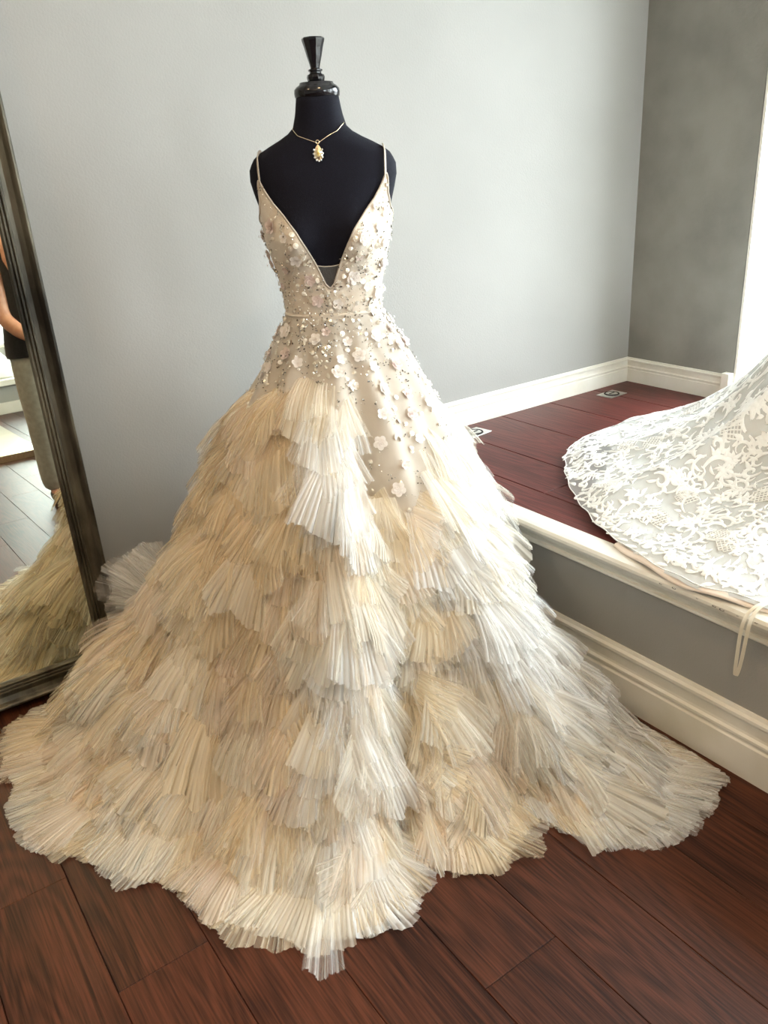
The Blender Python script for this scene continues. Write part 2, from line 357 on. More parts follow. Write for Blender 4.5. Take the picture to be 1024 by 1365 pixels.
# ------------------------------------------------------------------ leaning floor mirror
def build_mirror():
    MW, MH = 0.98, 1.93
    t = empty('floor_mirror', (0.543-MW/2, 2.288, 0.022), (-math.atan(.05), 0, 0))
    tag(t, 'tall floor mirror in a dark ribbed bronze frame leaning on the wall', 'mirror')
    prof = [(0, .040), (0, .008), (.003, .001), (.009, 0), (.014, .004), (.020, .012), (.034, .017), (.046, .015), (.048, .010), (.053, .010), (.055, .016), (.057, .012), (.062, .012), (.064, .018), (.066, .015), (.071, .015), (.073, .022), (.074, .026), (.074, .040)]
    def corner(i, d):
        x0, x1, z0, z1 = -MW/2+d, MW/2-d, d, MH-d
        return [(x0, z0), (x1, z0), (x1, z1), (x0, z1)][i % 4]
    for i in range(4):
        V = []
        for e in (i, i+1):
            for d, h in prof:
                x, z = corner(e, d); V.append((x, h, z))
        n = len(prof); F = [(j, j+1, n+j+1, n+j) for j in range(n-1)] + [(n-1, 0, n, 2*n-1)]
        me = mesh('rail', V, F); bm = bmesh.new(); bm.from_mesh(me); bmesh.ops.recalc_face_normals(bm, faces=bm.faces)
        bmesh.ops.bevel(bm, geom=[e for e in bm.edges if len(e.link_faces) == 2 and e.calc_face_angle() > .5], offset=.0008, segments=1, affect='EDGES')
        bm.to_mesh(me); bm.free()
        link('frame_rail', me, M['frame'], t, None, False)
    d = .0735
    link('mirror_glass', mesh('mirror_glass', [(-MW/2+d, .028, d), (MW/2-d, .028, d), (MW/2-d, .028, MH-d), (-MW/2+d, .028, MH-d)], [(0, 1, 2, 3)]), M['mirror'], t, None, False)
    link('backing', box_me('backing', (-MW/2+.02, .032, .02), (MW/2-.02, .039, MH-.02)), M['dark'], t, None, False)
build_mirror()

# ------------------------------------------------------------------ dress form
GO = np.array([1.116, 1.831, 0.0]); ES = np.array([.8296, -.5583, 0]); ET = np.array([-.5583, -.8296, 0]); EZ = np.array([0, 0, 1.0])
FZ = np.array([.82, .90, 1.0, 1.06, 1.09, 1.15, 1.20, 1.26, 1.30, 1.335, 1.37, 1.40, 1.425, 1.447, 1.462, 1.478, 1.493, 1.509, 1.54, 1.573])
FA = np.array([.165, .162, .145, .122, .117, .122, .133, .149, .155, .160, .170, .177, .176, .165, .145, .115, .083, .064, .055, .050])
FB = np.array([.120, .118, .108, .096, .092, .098, .104, .110, .110, .106, .098, .090, .083, .077, .073, .068, .062, .057, .052, .049])
def torso(th, z, off=0.0):
    """th deg (0 = front, + = viewer right); returns local (s,t,z)"""
    th = np.asarray(th, float); z = np.asarray(z, float); a = np.radians(th)
    A = np.interp(z, FZ, FA)+off; B = np.interp(z, FZ, FB)+off
    e = 0.86
    s = A*np.sign(np.sin(a))*np.abs(np.sin(a))**e; t = B*np.sign(np.cos(a))*np.abs(np.cos(a))**e
    c = np.clip(np.cos(a), 0, 1)
    bust = .034*(np.exp(-((np.abs(s)-.078)/.045)**2-((z-1.265)/.052)**2))*np.clip(c*2.2, 0, 1)
    t = t + bust - .012*np.clip((z-1.44)/.1, 0, 1)*0
    return np.stack([s, t, z*np.ones_like(s)], -1)
def loc2w(p): p = np.asarray(p); return GO + p[..., :1]*ES + p[..., 1:2]*ET + p[..., 2:3]*EZ
def form(root, w):
    th = np.linspace(-180, 180, 73)[:-1]; zz = np.linspace(.84, 1.573, 60)
    TH, Z = np.meshgrid(th, zz, indexing='ij')
    G = torso(TH, Z)
    G = np.concatenate([G, np.stack([0*TH[:, :1], 0*TH[:, :1], Z[:, -1:]+.0], -1)], 1)
    o = link('torso', grid_mesh('torso', w(G), closed_u=True), M['formcloth'], root)
    def lm(name, prof, n, m):
        me = lathe_me(name, prof, n); co = np.empty(len(me.vertices)*3, np.float32); me.vertices.foreach_get('co', co)
        me.vertices.foreach_set('co', w(co.reshape(-1, 3)).astype(np.float32).ravel()); me.update(); return link(name, me, m, root)
    lm('neck_cap', [(.049, 1.571), (.0525, 1.575), (.0535, 1.583), (.0525, 1.590), (.047, 1.596), (.040, 1.600), (.039, 1.604), (.020, 1.606)], 40, M['blackgloss'])
    fin = lm('finial', [(0.017, 1.604), (0.0195, 1.608), (0.021, 1.6146), (0.0195, 1.6198), (0.0135, 1.6225), (0.0135, 1.6258), (0.0165, 1.6278), (0.0165, 1.6304), (0.0105, 1.633), (0.0125, 1.6423), (0.017, 1.6575), (0.0215, 1.6753), (0.0255, 1.6885), (0.0262, 1.6924), (0.024, 1.6951), (0.0, 1.6964)], 10, M['blackgloss'])
    fin.data.polygons.foreach_set('use_smooth', np.zeros(len(fin.data.polygons), dtype=bool))
    lm('stand_pole', [(.018, .02), (.018, .86)], 20, M['blackgloss'])
    lm('stand_base', [(.16, .0), (.16, .012), (.14, .02), (.02, .035)], 40, M['blackgloss'])
fm = empty('dress_form', (0, 0, 0)); tag(fm, 'black dress form torso with a turned lacquer neck finial', 'dress form')
form(fm, loc2w)

# ------------------------------------------------------------------ necklace
def neck():
    t = empty('necklace', (0, 0, 0)); tag(t, 'fine gold chain necklace with a yellow teardrop pendant', 'necklace')
    ctrl = [(-.063, 1.508), (-.050, 1.492), (-.030, 1.484), (-.004, 1.474), (.022, 1.489), (.042, 1.498), (.058, 1.515)]
    S = np.array(ctrl); u = np.linspace(0, 6, 50); s = np.interp(u, range(7), S[:, 0]); z = np.interp(u, range(7), S[:, 1])
    pts = []
    for a, b in zip(s, z):
        A = np.interp(b, FZ, FA); B = np.interp(b, FZ, FB); q = min(abs(a)/A, .98)
        tt = B*(1-q**(2/.86))**(.86/2)+.004
        pts.append((a, tt, b))
    back = [(.060*math.cos(x), -.060*math.sin(x)*1.0, 1.520+.012*math.sin(x)) for x in np.linspace(.15, PI-.1, 18)]
    P = loc2w(np.array(pts+back))
    link('chain', tube_me('chain', P, .0009, 6, True), M['gold'], t)
    A = np.interp(1.447, FZ, FB)+.006
    c = np.array([-.004, A, 1.4525])
    def drop(w, h, d, dz=0):
        V = []
        n, m = 20, 8
        G = np.zeros((n, m, 3))
        for i in range(n):
            a = 2*PI*i/n
            rx = math.sin(a)*(1-.45*max(0, math.cos(a))); rz = math.cos(a)
            for j in range(m):
                q = j/(m-1); G[i, j] = c + np.array([rx*w*(1-q), d*math.sin(q*PI/2), dz+rz*h*(1-q)])
        return G
    link('setting', grid_mesh('setting', loc2w(drop(.0105, .018, .003)), True), M['gold'], t)
    link('gem', grid_mesh('gem', loc2w(drop(.007, .0115, .006, .001)), True), M['gem'], t)
    V, F = [], []
    for i in range(9):
        a = PI*(.35+1.3*i/8); q = c+np.array([math.sin(a)*.0105, .004, math.cos(a)*.0165])
        bm = bmesh.new(); bmesh.ops.create_icosphere(bm, subdivisions=1, radius=.0026)
        b = len(V); V += [tuple(loc2w(q+np.array(v.co))) for v in bm.verts]; F += [tuple(b+v.index for v in f.verts) for f in bm.faces]; bm.free()
    link('stones', mesh('stones', V, F), M['crystal'], t, 'stuff')
    link('bail', tube_me('bail', loc2w(np.array([c+np.array([.004*math.cos(a), 0, .0235+.004*math.sin(a)]) for a in np.linspace(0, 2*PI, 12, endpoint=False)])), .0011, 6, True), M['gold'], t)
neck()

# ------------------------------------------------------------------ ruffled gown: base surface
HEM = np.array([(-180, 0.62), (-150, 0.6), (-125, 0.62), (-105, 0.7), (-92, 0.8), (-82, 0.902), (-76, 0.972), (-64, 0.972), (-55, 0.982), (-45.7, 0.972), (-36, 0.922), (-31, 0.872), (-27, 0.882), (-23, 0.922), (-17, 0.962), (-11, 0.952), (-6, 0.962), (0, 0.952), (4, 0.902), (6.5, 0.712), (8.5, 0.702), (11, 0.83), (15, 0.845), (21, 0.85), (28, 0.825), (31.5, 0.795), (35, 0.855), (38, 0.98), (43, 1.02), (48, 1.04), (55, 1.02), (60, 0.93), (68, 0.74), (75, 0.63), (90, 0.5), (110, 0.43), (124, 0.42), (140, 0.44), (160, 0.55), (180, 0.62)])
PZ = np.array([-.2, 0, .05, .15, .3, .5, .66, .75, .86, .93, 1.0, 1.05, 1.086])
PR = np.array([1.0, .90, .82, .68, .55, .43, .335, .285, .232, .20, .165, .135, .118])
BLZ = np.array([0, .07, .18, .34, .48, .61, .74, .85, .945, 1.0]); BLP = np.array([3.5, 5.5, 7, 8.5, 8.5, 8, 4.5, 2.5, -3, -5])
def bL(z): return np.interp(z, BLZ, BLP)
BRZ = np.array([0, .12, .22, .37, .52, .70]); BRP = np.array([31.5, 33, 32, 29, 28, 28])
def bR(z): return np.interp(z, BRZ, BRP)
def wrap(p): return (np.asarray(p)+180) % 360-180
def Rs(phi, z):
    phi = wrap(phi)
    h = np.interp(phi, HEM[:, 0], HEM[:, 1]); g = np.clip(1-z/.72, 0, 1.3)**1.6
    r = np.interp(z, PZ, PR)+(h-1.0)*g
    mid = np.clip((.90-z)/.25, 0, 1)*np.clip(z/.15, 0, 1)
    d = phi-bL(z); e = phi-bR(z)
    r = r + mid*(.055*np.exp(-((d+8)/9.)**2) - .065*np.exp(-((d-5)/6.)**2) - .02*np.exp(-((e+4)/5.)**2) + .03*np.exp(-((e-14)/12.)**2)
                 - .02*np.exp(-((phi+33)/5.)**2) - .018*np.exp(-((phi+62)/6.)**2))
    r = r + .028*np.clip((-phi-35)/30, 0, 1)*np.clip((.93-z)/.12, 0, 1)*np.clip((170+phi)/40, 0, 1)
    r = r + .07*np.exp(-((phi+80)/22.)**2)*np.exp(-((z-.20)/.14)**2)
    return np.maximum(r, .118)
def elli(phi, z):
    a = np.radians(phi); q = np.clip((z-.90)/.186, 0, 1)
    return 1-.20*q*np.cos(a)**2
def SP(phi, z, off=0.0):
    phi = np.asarray(phi, float); z = np.asarray(z, float)+0*phi; a = np.radians(phi); r = Rs(phi, z)*elli(phi, z)+off
    return GO + (r*np.sin(a))[..., None]*ES + (r*np.cos(a))[..., None]*ET + z[..., None]*EZ
def clampw(P):
    P = P.copy()
    low = P[..., 2] < .462
    P[..., 0] = np.where(low, np.minimum(P[..., 0], 1.536-.012*np.random.default_rng(1).random(P.shape[:-1])), P[..., 0])
    P[..., 1] = np.minimum(P[..., 1], 2.385)
    mir = P[..., 0] < .56
    P[..., 1] = np.where(mir, np.minimum(P[..., 1], 2.272+.05*P[..., 2]), P[..., 1])
    P[..., 2] = np.maximum(P[..., 2], .003)
    return P
gown = empty('ruffled_gown', (0, 0, 0)); tag(gown, 'champagne ruffled tulle gown with beaded floral bodice on the black form', 'gown')
phis = np.linspace(-180, 180, 181)[:-1]; zs = np.linspace(.96, 0.002, 60)
PH, ZZ = np.meshgrid(phis, zs, indexing='ij')
link('underskirt', grid_mesh('underskirt', clampw(SP(PH, ZZ, -.022+.05*np.clip(1-ZZ/.15, 0, 1))), closed_u=True), M['under'], gown)

# ------------------------------------------------------------------ tulle fans
def fan(P0, T, D, Nn, w0, L, spread, npl, lift, color, op, nc=61, nr=5):
    a = np.linspace(-1, 1, nc); v = np.linspace(0, 1, nr)[:, None]
    wob = np.interp(a, np.linspace(-1, 1, npl+2), rng.normal(0, 1.0, npl+2))
    ph = a*PI*npl+wob; crest = np.cos(ph)
    pa = np.interp(a, np.linspace(-1, 1, npl*2+1), rng.uniform(.1, 1.2, npl*2+1))        # every pleat its own depth
    seg = np.interp(a, np.linspace(-1, 1, 6), rng.normal(0, .07, 6))
    Lc = L*(1+seg+.012*rng.normal(size=nc))*(1-.14*a*a)
    al = a*spread + .02*np.sin(ph*2)
    amp = (.0005+.0019*v**.9)*pa[None, :]*rng.uniform(.5, 1.3)
    nb = int(rng.integers(3, 6))
    wave = np.interp(a, np.linspace(-1, 1, 25), .0075*np.sin(np.linspace(-1, 1, 25)*nb*1.7+rng.uniform(0, 6))*rng.uniform(.3, 1, 25).cumsum()/12)
    wave = np.convolve(np.pad(wave, 3, mode='edge'), np.ones(7)/7, 'valid')                # slow billow of the whole piece
    curl = rng.normal(0, .014)
    X = (P0 + T*(a*w0/2)[None, :, None] + (Lc*v)[..., None]*(np.cos(al)[None, :, None]*D + np.sin(al)[None, :, None]*T)
         + Nn*((lift*L*np.sin(v*1.35)+amp*crest + wave*v - .004)[..., None]) + T*((amp*.8*np.sin(ph)+curl*v*v)[..., None])
         - EZ*(.012*v*v)[..., None]*np.ones((nr, nc, 1)))
    colr = np.ones((nr, nc, 4)); colr[..., :3] = color*(1+.012*rng.normal(size=(1, nc, 1)))
    fine = np.where(rng.random(nc) < .22, rng.uniform(.10, .30, nc), rng.normal(0, .05, nc))   # gathered threads read as fine lines
    o = op*(1.05-.42*v)+(fine*(.4+.6*v))
    o = o*(1-.30*np.abs(a)[None, :]**4)
    colr[..., 3] = np.clip(o, .08, .95)
    return X, np.clip(colr, 0, .975)
IV = np.array([.96, .905, .79]); CH = np.array([.95, .825, .62]); BL = np.array([.96, .84, .71]); WH = np.array([.975, .965, .935])
class Tier:
    def __init__(s): s.V = []; s.C = []; s.F = []; s.n = 0
    def add(s, X, c):
        nr, nc = X.shape[:2]
        a, b = np.meshgrid(np.arange(nr-1), np.arange(nc-1), indexing='ij')
        s.F.append(np.stack([a*nc+b, a*nc+b+1, (a+1)*nc+b+1, (a+1)*nc+b], -1).reshape(-1, 4)+s.n)
        s.V.append(X.reshape(-1, 3)); s.C.append(c.reshape(-1, 4)); s.n += nr*nc
    def build(s, name='ruffle_tier', parent=None):
        if not s.n: return None
        return link(name, raw_mesh(name, np.concatenate(s.V), np.concatenate(s.F), np.concatenate(s.C)), M['tulle'], parent or gown)
def frame_at(phi, z):
    e = 1e-3; z2 = max(z, .012)
    D = SP(phi, z2-.01)-SP(phi, z2+.01); D = D/np.linalg.norm(D)
    T = SP(phi+.5, z2)-SP(phi-.5, z2); T = T-D*(T@D); T = T/np.linalg.norm(T)
    Nn = np.cross(T, D); 
    rad = ES*math.sin(math.radians(phi))+ET*math.cos(math.radians(phi))
    if Nn@rad+Nn[2]*.5 < 0: Nn = -Nn
    return D, T, Nn
# slope-length table to space the tiers evenly
def tiers(z0f, lo, hi, spacing, Lr, colf, op, dirf, step=.045, seed=0, wide=(.055, .10), zmin=.03, layers=3, liftr=(.10, .42), spr=(.15, .42)):
    """z0f(phi): start height; lo(z),hi(z): phi range"""
    ref = np.linspace(1.0, zmin, 200)
    pm_ = (lo(.3)+hi(.3))/2
    k = 0
    def zk(phi, k):
        z0 = z0f(phi); zz = np.linspace(z0, zmin, 120); r = Rs(np.full(120, phi), zz)
        sl = np.concatenate([[0], np.cumsum(np.hypot(np.diff(zz), np.diff(r)))])
        nt = sl[-1]/spacing
        return zz, sl
    zz, sl = zk(pm_, 0); ntier = int(round(sl[-1]/spacing))+1
    for k in range(ntier):
        T_ = Tier(); phi = lo(.02)
        f = k/(ntier-1)
        ph0, ph1 = min(lo(z) for z in (.02, .3, .6, .9)), max(hi(z) for z in (.02, .3, .6, .9))
        phi = ph0
        jit = rng.normal(0, .10, 40)
        while phi <= ph1:
            zz, sl = zk(phi, k)
            fj = f + (np.interp(phi, np.linspace(ph0, ph1, 40), jit)*.22+rng.normal(0, .30))/ntier
            z = float(np.interp(np.clip(fj, 0, 1)*sl[-1], sl, zz))
            r = float(Rs(phi, z)); dphi = math.degrees(step*rng.uniform(.8, 1.25)/max(r, .12))
            if lo(z) <= phi <= hi(z):
                D, T, Nn = frame_at(phi, z)
                for ly in range(layers):
                    ang = dirf(phi, z)+rng.normal(0, .17)
                    D2 = D*math.cos(ang)+T*math.sin(ang); T2 = T*math.cos(ang)-D*math.sin(ang)
                    L = rng.uniform(*Lr)*(1-.08*ly)*(.85+.3*f)*(1.35 if rng.random() < .12 and z > .12 else 1)
                    w_ = rng.uniform(*wide)
                    c, oo = colf(phi, z); oo = oo+.08*max(0, 1-z/.12)
                    X, cc = fan(SP(phi+rng.normal(0, .4)*dphi, z, .002), T2, D2, Nn, w_, L, rng.uniform(*spr), int(rng.integers(8, 15)), rng.uniform(*liftr)*(1 if ly else .65)*min(1, .45+z*2.5), c, oo)
                    fl_ = .003+rng.uniform(.0, .02)*np.linspace(1, .1, X.shape[0])**.7+rng.uniform(0, .006)
                    X[..., 2] = np.maximum(X[..., 2], fl_[:, None]+.002*np.sin(np.arange(X.shape[1])*1.7)[None, :]*np.linspace(.2, 1, X.shape[0])[:, None])
                    T_.add(clampw(X), cc)
            phi += dphi
        o = T_.build()
def mixc(*cw):
    w_ = np.array([x[1] for x in cw]); w_ = w_/w_.sum(); i = rng.choice(len(cw), p=w_); return cw[i][0]*rng.uniform(.96, 1.03)
def col_L(phi, z): return mixc((CH, .45), (IV, .40), (BL, .15)) if phi < -14 + 6*rng.random() else mixc((WH, .50), (IV, .38), (BL, .12)), rng.uniform(.30, .56)  # whiter mix towards the crest puts the window light into the colour
def col_C(phi, z): return mixc((CH, .35), (IV, .5), (BL, .15)), rng.uniform(.28, .52)
def col_R(phi, z): return mixc((WH, .72), (IV, .28)), rng.uniform(.28, .56)  # mostly white: window light on this side put into the tulle colour
def z0L(phi): return float(np.interp(phi, [-180, -110, -70, -50, -20, 0, 6, 14], [.88, .88, .90, .925, .955, .94, .88, .62]))
def z0C(phi): return float(np.interp(phi, [0, 14, 20, 32, 36], [.56, .66, .685, .66, .62]))
def z0R(phi): return float(np.interp(phi, [25, 28, 34, 40, 56, 75, 120, 180], [.56, .58, .65, .71, .80, .82, .86, .88]))
def dirL(phi, z):
    d = bL(z)-phi
    return (.55 if z < .6 else .28)*math.exp(-max(d, 0)/5.0) - .05
def dirC(phi, z): return rng.normal(0, .32)+.12
def dirR(phi, z): return .12 - .10*math.exp(-max(phi-bR(z), 0)/6.0)
tiers(z0C, lambda z: bL(z)-5, lambda z: bR(z)+4, .062, (.12, .185), col_C, .6, dirC, step=.04, layers=3, liftr=(.10, .5))
tiers(z0L, lambda z: -180, lambda z: float(bL(z)), .060, (.13, .20), col_L, .7, dirL, step=.042)
tiers(z0R, lambda z: float(bR(z)), lambda z: 180, .060, (.14, .22), col_R, .7, dirR, step=.040, liftr=(.06, .34))

T_ = Tier()
for i in range(9):
    phi = rng.uniform(-104, -90); z = rng.uniform(.20, .32); P0 = SP(phi, z, .01)
    D = -ES*rng.uniform(.55, .9)+EZ*rng.uniform(.15, .75)+ET*rng.uniform(-.35, .15); D /= np.linalg.norm(D)
    T = np.cross(D, ET); T /= np.linalg.norm(T); Nn = np.cross(T, D)
    X, cc = fan(P0, T, D, Nn, .06, rng.uniform(.16, .23), rng.uniform(.35, .6), 9, .08, WH, rng.uniform(.22, .4)); T_.add(clampw(X), cc)
T_.build('raised_ruffle')
T_ = Tier(); D = ET*.75-ES*.05; D /= np.linalg.norm(D); T = np.cross(EZ, D); P0 = SP(-4.5, .02, .06)
X, cc = fan(P0, T, D, EZ, .05, .15, .12, 5, .02, WH, .30); T_.add(clampw(X), cc); T_.build('loose_tulle_end')

# ------------------------------------------------------------------ bodice, overskirt, flowers, beads
M['bodice'] = cloth('beaded_champagne_tulle', (.60, .53, .44), (.68, .61, .52), rough=.6, sheen=.4, scale=30, bump=.1)
M['over'] = cloth('champagne_organza', (.55, .495, .42), (.63, .575, .50), rough=.55, sheen=.5, scale=14, transl=.25)
M['net'] = cloth('grey_illusion_net', (.055, .055, .055), (.075, .075, .075), rough=.9, scale=500, bump=.3)
M['petal'] = cloth('organza_petal', (.84, .79, .75), (.92, .89, .86), rough=.4, sheen=.6, scale=60, transl=.3)
M['petal2'] = cloth('blush_petal', (.74, .62, .58), (.82, .72, .68), rough=.4, sheen=.6, scale=60, transl=.3)
M['sequin'] = add_noise_color(mat('pearl_sequin', (.85, .80, .70), .18, .35), (.80, .74, .62), (.92, .88, .80), 30)
M['silver'] = add_noise_color(mat('smoky_crystal_beads', (.24, .22, .19), .2, .8), (.10, .09, .08), (.45, .42, .38), 90)
TT = np.array([0, 3, 9.5, 16, 22, 32, 41, 48, 52, 55, 59, 70, 90, 110, 140, 180.]); TZ = np.array([1.152, 1.162, 1.212, 1.255, 1.287, 1.322, 1.349, 1.380, 1.404, 1.392, 1.36, 1.328, 1.305, 1.27, 1.24, 1.23])
def ztop(th): return np.interp(np.abs(th), TT, TZ)
ZWAIST = 1.086
th = np.concatenate([np.linspace(-180, -80, 40), np.linspace(-79, 79, 180), np.linspace(80, 180, 40)])[:-1]; vv = np.linspace(0, 1, 36)
TH, VV = np.meshgrid(th, vv, indexing='ij'); ZB = ZWAIST+(ztop(TH)-ZWAIST)*VV
bod = link('bodice', grid_mesh('bodice', loc2w(torso(TH, ZB, .006)), closed_u=True), M['bodice'], gown)
edge = loc2w(torso(th, ztop(th), .0065))
link('neckline_trim', tube_me('neckline_trim', edge, .0024, 6, True), M['over'], bod)
# illusion net in the V
t2 = np.linspace(-9.3, 9.3, 21); G = []
for x in t2:
    zlo = float(ztop(x)); zhi = 1.208-.004*math.cos(x/9.3*PI/2)
    G.append([loc2w(torso(x, zlo+(zhi-zlo)*q, .0042)) for q in np.linspace(0, 1, 6)])
link('mesh_insert', grid_mesh('mesh_insert', np.array(G)), M['net'], bod)
link('insert_edge', tube_me('insert_edge', [loc2w(torso(x, 1.208-.004*math.cos(x/9.3*PI/2), .005)) for x in t2], .0012, 5), M['over'], bod)
# straps over the shoulders
for sg in (-1, 1):
    pts = []
    p0 = torso(sg*51.8, 1.40, .005)
    for q in np.linspace(0, 1, 9):
        s_ = p0[0]+(sg*.150-p0[0])*q; z = 1.396+(1.452-1.396)*q; A = np.interp(z, FZ, FA)+.004; B = np.interp(z, FZ, FB)+.005
        pts.append(np.array([s_, B*max(.05, 1-(abs(s_)/A)**(2/.86))**(.86/2)+.003, z]))
    top = pts[-1]
    for q in np.linspace(0, PI, 9)[1:]: pts.append(np.array([top[0]*(1-.02*math.sin(q)), top[1]*math.cos(q), top[2]+.012*math.sin(q)]))
    for z in np.linspace(1.44, 1.245, 10): pts.append(torso(sg*(180-np.interp(z, [1.245, 1.455], [40, 62])), z, .0045))
    P = loc2w(np.array(pts)); G = np.zeros((len(P), 8, 3))
    for i in range(len(P)):
        tg = P[min(i+1, len(P)-1)]-P[max(i-1, 0)]; tg /= np.linalg.norm(tg)
        rad = P[i]-(GO+EZ*P[i][2]); rad[2] += .03; rad /= np.linalg.norm(rad); b = np.cross(tg, rad); b /= np.linalg.norm(b); n_ = np.cross(b, tg)
        for j in range(8): a = 2*PI*j/8; G[i, j] = P[i]+b*.0052*math.cos(a)+n_*.0016*math.sin(a)
    link('strap', grid_mesh('strap', G, closed_v=True), M['over'], gown)
# waist seam
link('waistband', grid_mesh('waistband', np.stack([loc2w(torso(th, np.full_like(th, z), o_)) for z, o_ in ((1.083, .0058), (1.084, .0072), (1.087, .0078), (1.090, .0072), (1.091, .0058))], 1), closed_u=True), M['bodice'], gown)
# overskirt with soft folds
def OS(phi, z, off=0.0):
    q = np.clip((1.086-z)/.30, 0, 1)
    f = np.cos(np.radians(phi*11+40))+.6*np.cos(np.radians(phi*17-60))+.5*np.cos(np.radians(phi*6+10))
    return SP(phi, z, .006+.015*q*f+off)
def zbot(phi): return np.interp(phi, [-180, -20, 0, 6, 12, 18, 30, 36, 56, 80, 180], [.84, .86, .84, .76, .64, .60, .62, .66, .73, .76, .80])
ph = np.linspace(-180, 180, 361)[:-1]; vv = np.linspace(0, 1, 40); PH, VV = np.meshgrid(ph, vv, indexing='ij')
ZO = 1.088+(zbot(PH)-1.088)*VV
ov = link('overskirt', grid_mesh('overskirt', OS(PH, ZO), closed_u=True), M['over'], gown)

def flower_mesh(name, r, m, rings=1, seed=0):
    R_ = random.Random(seed); V, F = [], []
    for ring in range(rings):
        n = 5; rr = r*(1-.38*ring); off = R_.uniform(0, 1.2)
        for i in range(n):
            a0 = 2*PI*i/n+off; ca, sa = math.cos(a0), math.sin(a0); b = len(V); K = 9
            cx = rr*.52; V.append((ca*cx*.35, sa*cx*.35, .001+.003*ring))
            for j in range(K):
                t = 2*PI*j/K; x = cx+rr*.50*math.cos(t); y = rr*.46*math.sin(t)
                z = .0015+.004*ring+.005*(math.hypot(x, y)/r)**2*(1+.5*ring)+.0012*math.cos(t*2+i)
                V.append((ca*x-sa*y, sa*x+ca*y, z))
            F += [(b, b+1+j, b+1+(j+1) % K) for j in range(K)]
    for i in range(5):
        a0 = 2*PI*i/5; rc = r*.10; q = len(V); cx, cy = math.cos(a0)*rc*1.2, math.sin(a0)*rc*1.2; zc = .006+.004*rings
        V += [(cx, cy, zc+rc)]+[(cx+rc*math.cos(t), cy+rc*math.sin(t), zc) for t in (0, 2.1, 4.2)]
        F += [(q, q+1, q+2), (q, q+2, q+3), (q, q+3, q+1)]
    me = mesh(name, V, F); me.materials.append(m); return me
FM = [flower_mesh('flower_a', .0185, M['petal'], 2, 1), flower_mesh('flower_b', .014, M['petal'], 1, 2), flower_mesh('flower_c', .016, M['petal2'], 2, 3), flower_mesh('flower_d', .011, M['petal2'], 1, 4)]
def surf_frame(fn, u, z):
    p = fn(u, z); du = fn(u+.6, z)-fn(u-.6, z); dz = fn(u, z+.004)-fn(u, z-.004); n = np.cross(du, dz); n /= np.linalg.norm(n)
    rad = p-(GO+EZ*p[2])
    if n@rad < 0: n = -n
    return p, n
def fB(u, z): return loc2w(torso(u, z, .0068))
def fO(u, z): return OS(np.float64(u), np.float64(z), .001)
def place(me, p, n, par, name, spin, sc=1.0):
    o = bpy.data.objects.new(name, me); COL.objects.link(o); o.parent = par
    q = Vector(n).to_track_quat('Z', 'Y') @ Matrix.Rotation(spin, 3, 'Z').to_quaternion()
    o.rotation_mode = 'QUATERNION'; o.rotation_quaternion = q; o.location = Vector(p); o.scale = (sc, sc, sc)
    if me.polygons and not me.polygons[0].use_smooth: me.polygons.foreach_set('use_smooth', np.ones(len(me.polygons), dtype=bool))
    return o
# flowers seen in the photograph first, then a scatter around the rest
def inB(u, z): return 1.10 < z < float(ztop(u))-.022
spots = [('B', 31, 1.265, 0), ('B', 27, 1.225, 3), ('B', 22, 1.175, 0), ('B', 48, 1.285, 1), ('B', 60, 1.25, 1), ('B', -34, 1.275, 1), ('B', -27, 1.225, 1), ('B', -17, 1.175, 2), ('B', -50, 1.30, 2), ('B', -12, 1.125, 2), ('B', 40, 1.15, 1), ('B', -45, 1.2, 3), ('B', -60, 1.16, 3), ('B', 58, 1.13, 1), ('B', 66, 1.2, 0), ('B', 5, 1.115, 1),
         ('O', -20, 1.035, 0), ('O', 14, 1.025, 1), ('O', 22, .995, 0), ('O', -33, .985, 1), ('O', 2, .965, 0), ('O', 30, .965, 1), ('O', 32, .915, 0), ('O', 52, .96, 2), ('O', 46, 1.03, 0), ('O', 65, 1.0, 0), ('O', 26, .865, 1), ('O', 22, .80, 0), ('O', 30, .745, 3), ('O', 25, .695, 0), ('O', 50, .89, 2), ('O', 46, .845, 2), ('O', 44, .79, 1), ('O', 62, .86, 1), ('O', -50, 1.0, 2), ('O', -60, 1.05, 0), ('O', -70, .96, 1), ('O', 5, .99, 1), ('O', -8, 1.05, 3), ('O', 12, .93, 1)]
for k_, u, z, m in spots:
    if k_ == 'B' and not inB(u, z): z = min(z, float(ztop(u))-.024)
    p, n = surf_frame(fB if k_ == 'B' else fO, u, z); place(FM[m], p, n, bod if k_ == 'B' else ov, 'flower', random.uniform(0, 6), random.uniform(.85, 1.15))
nf = 0
for i in range(400):
    if nf >= 60: break
    if rng.random() < .4:
        u = rng.uniform(-180, 180); z = rng.uniform(1.1, 1.36)
        if abs(u) < 70 or not inB(u, z): continue
        p, n = surf_frame(fB, u, z); par = bod
    else:
        u = rng.uniform(-180, 180); z = rng.uniform(max(.80, float(zbot(u))+.05), 1.06)
        if abs(u) < 62: continue
        p, n = surf_frame(fO, u, z); par = ov
    place(FM[int(rng.integers(0, 4))], p, n, par, 'flower', random.uniform(0, 6), random.uniform(.7, 1.1)); nf += 1
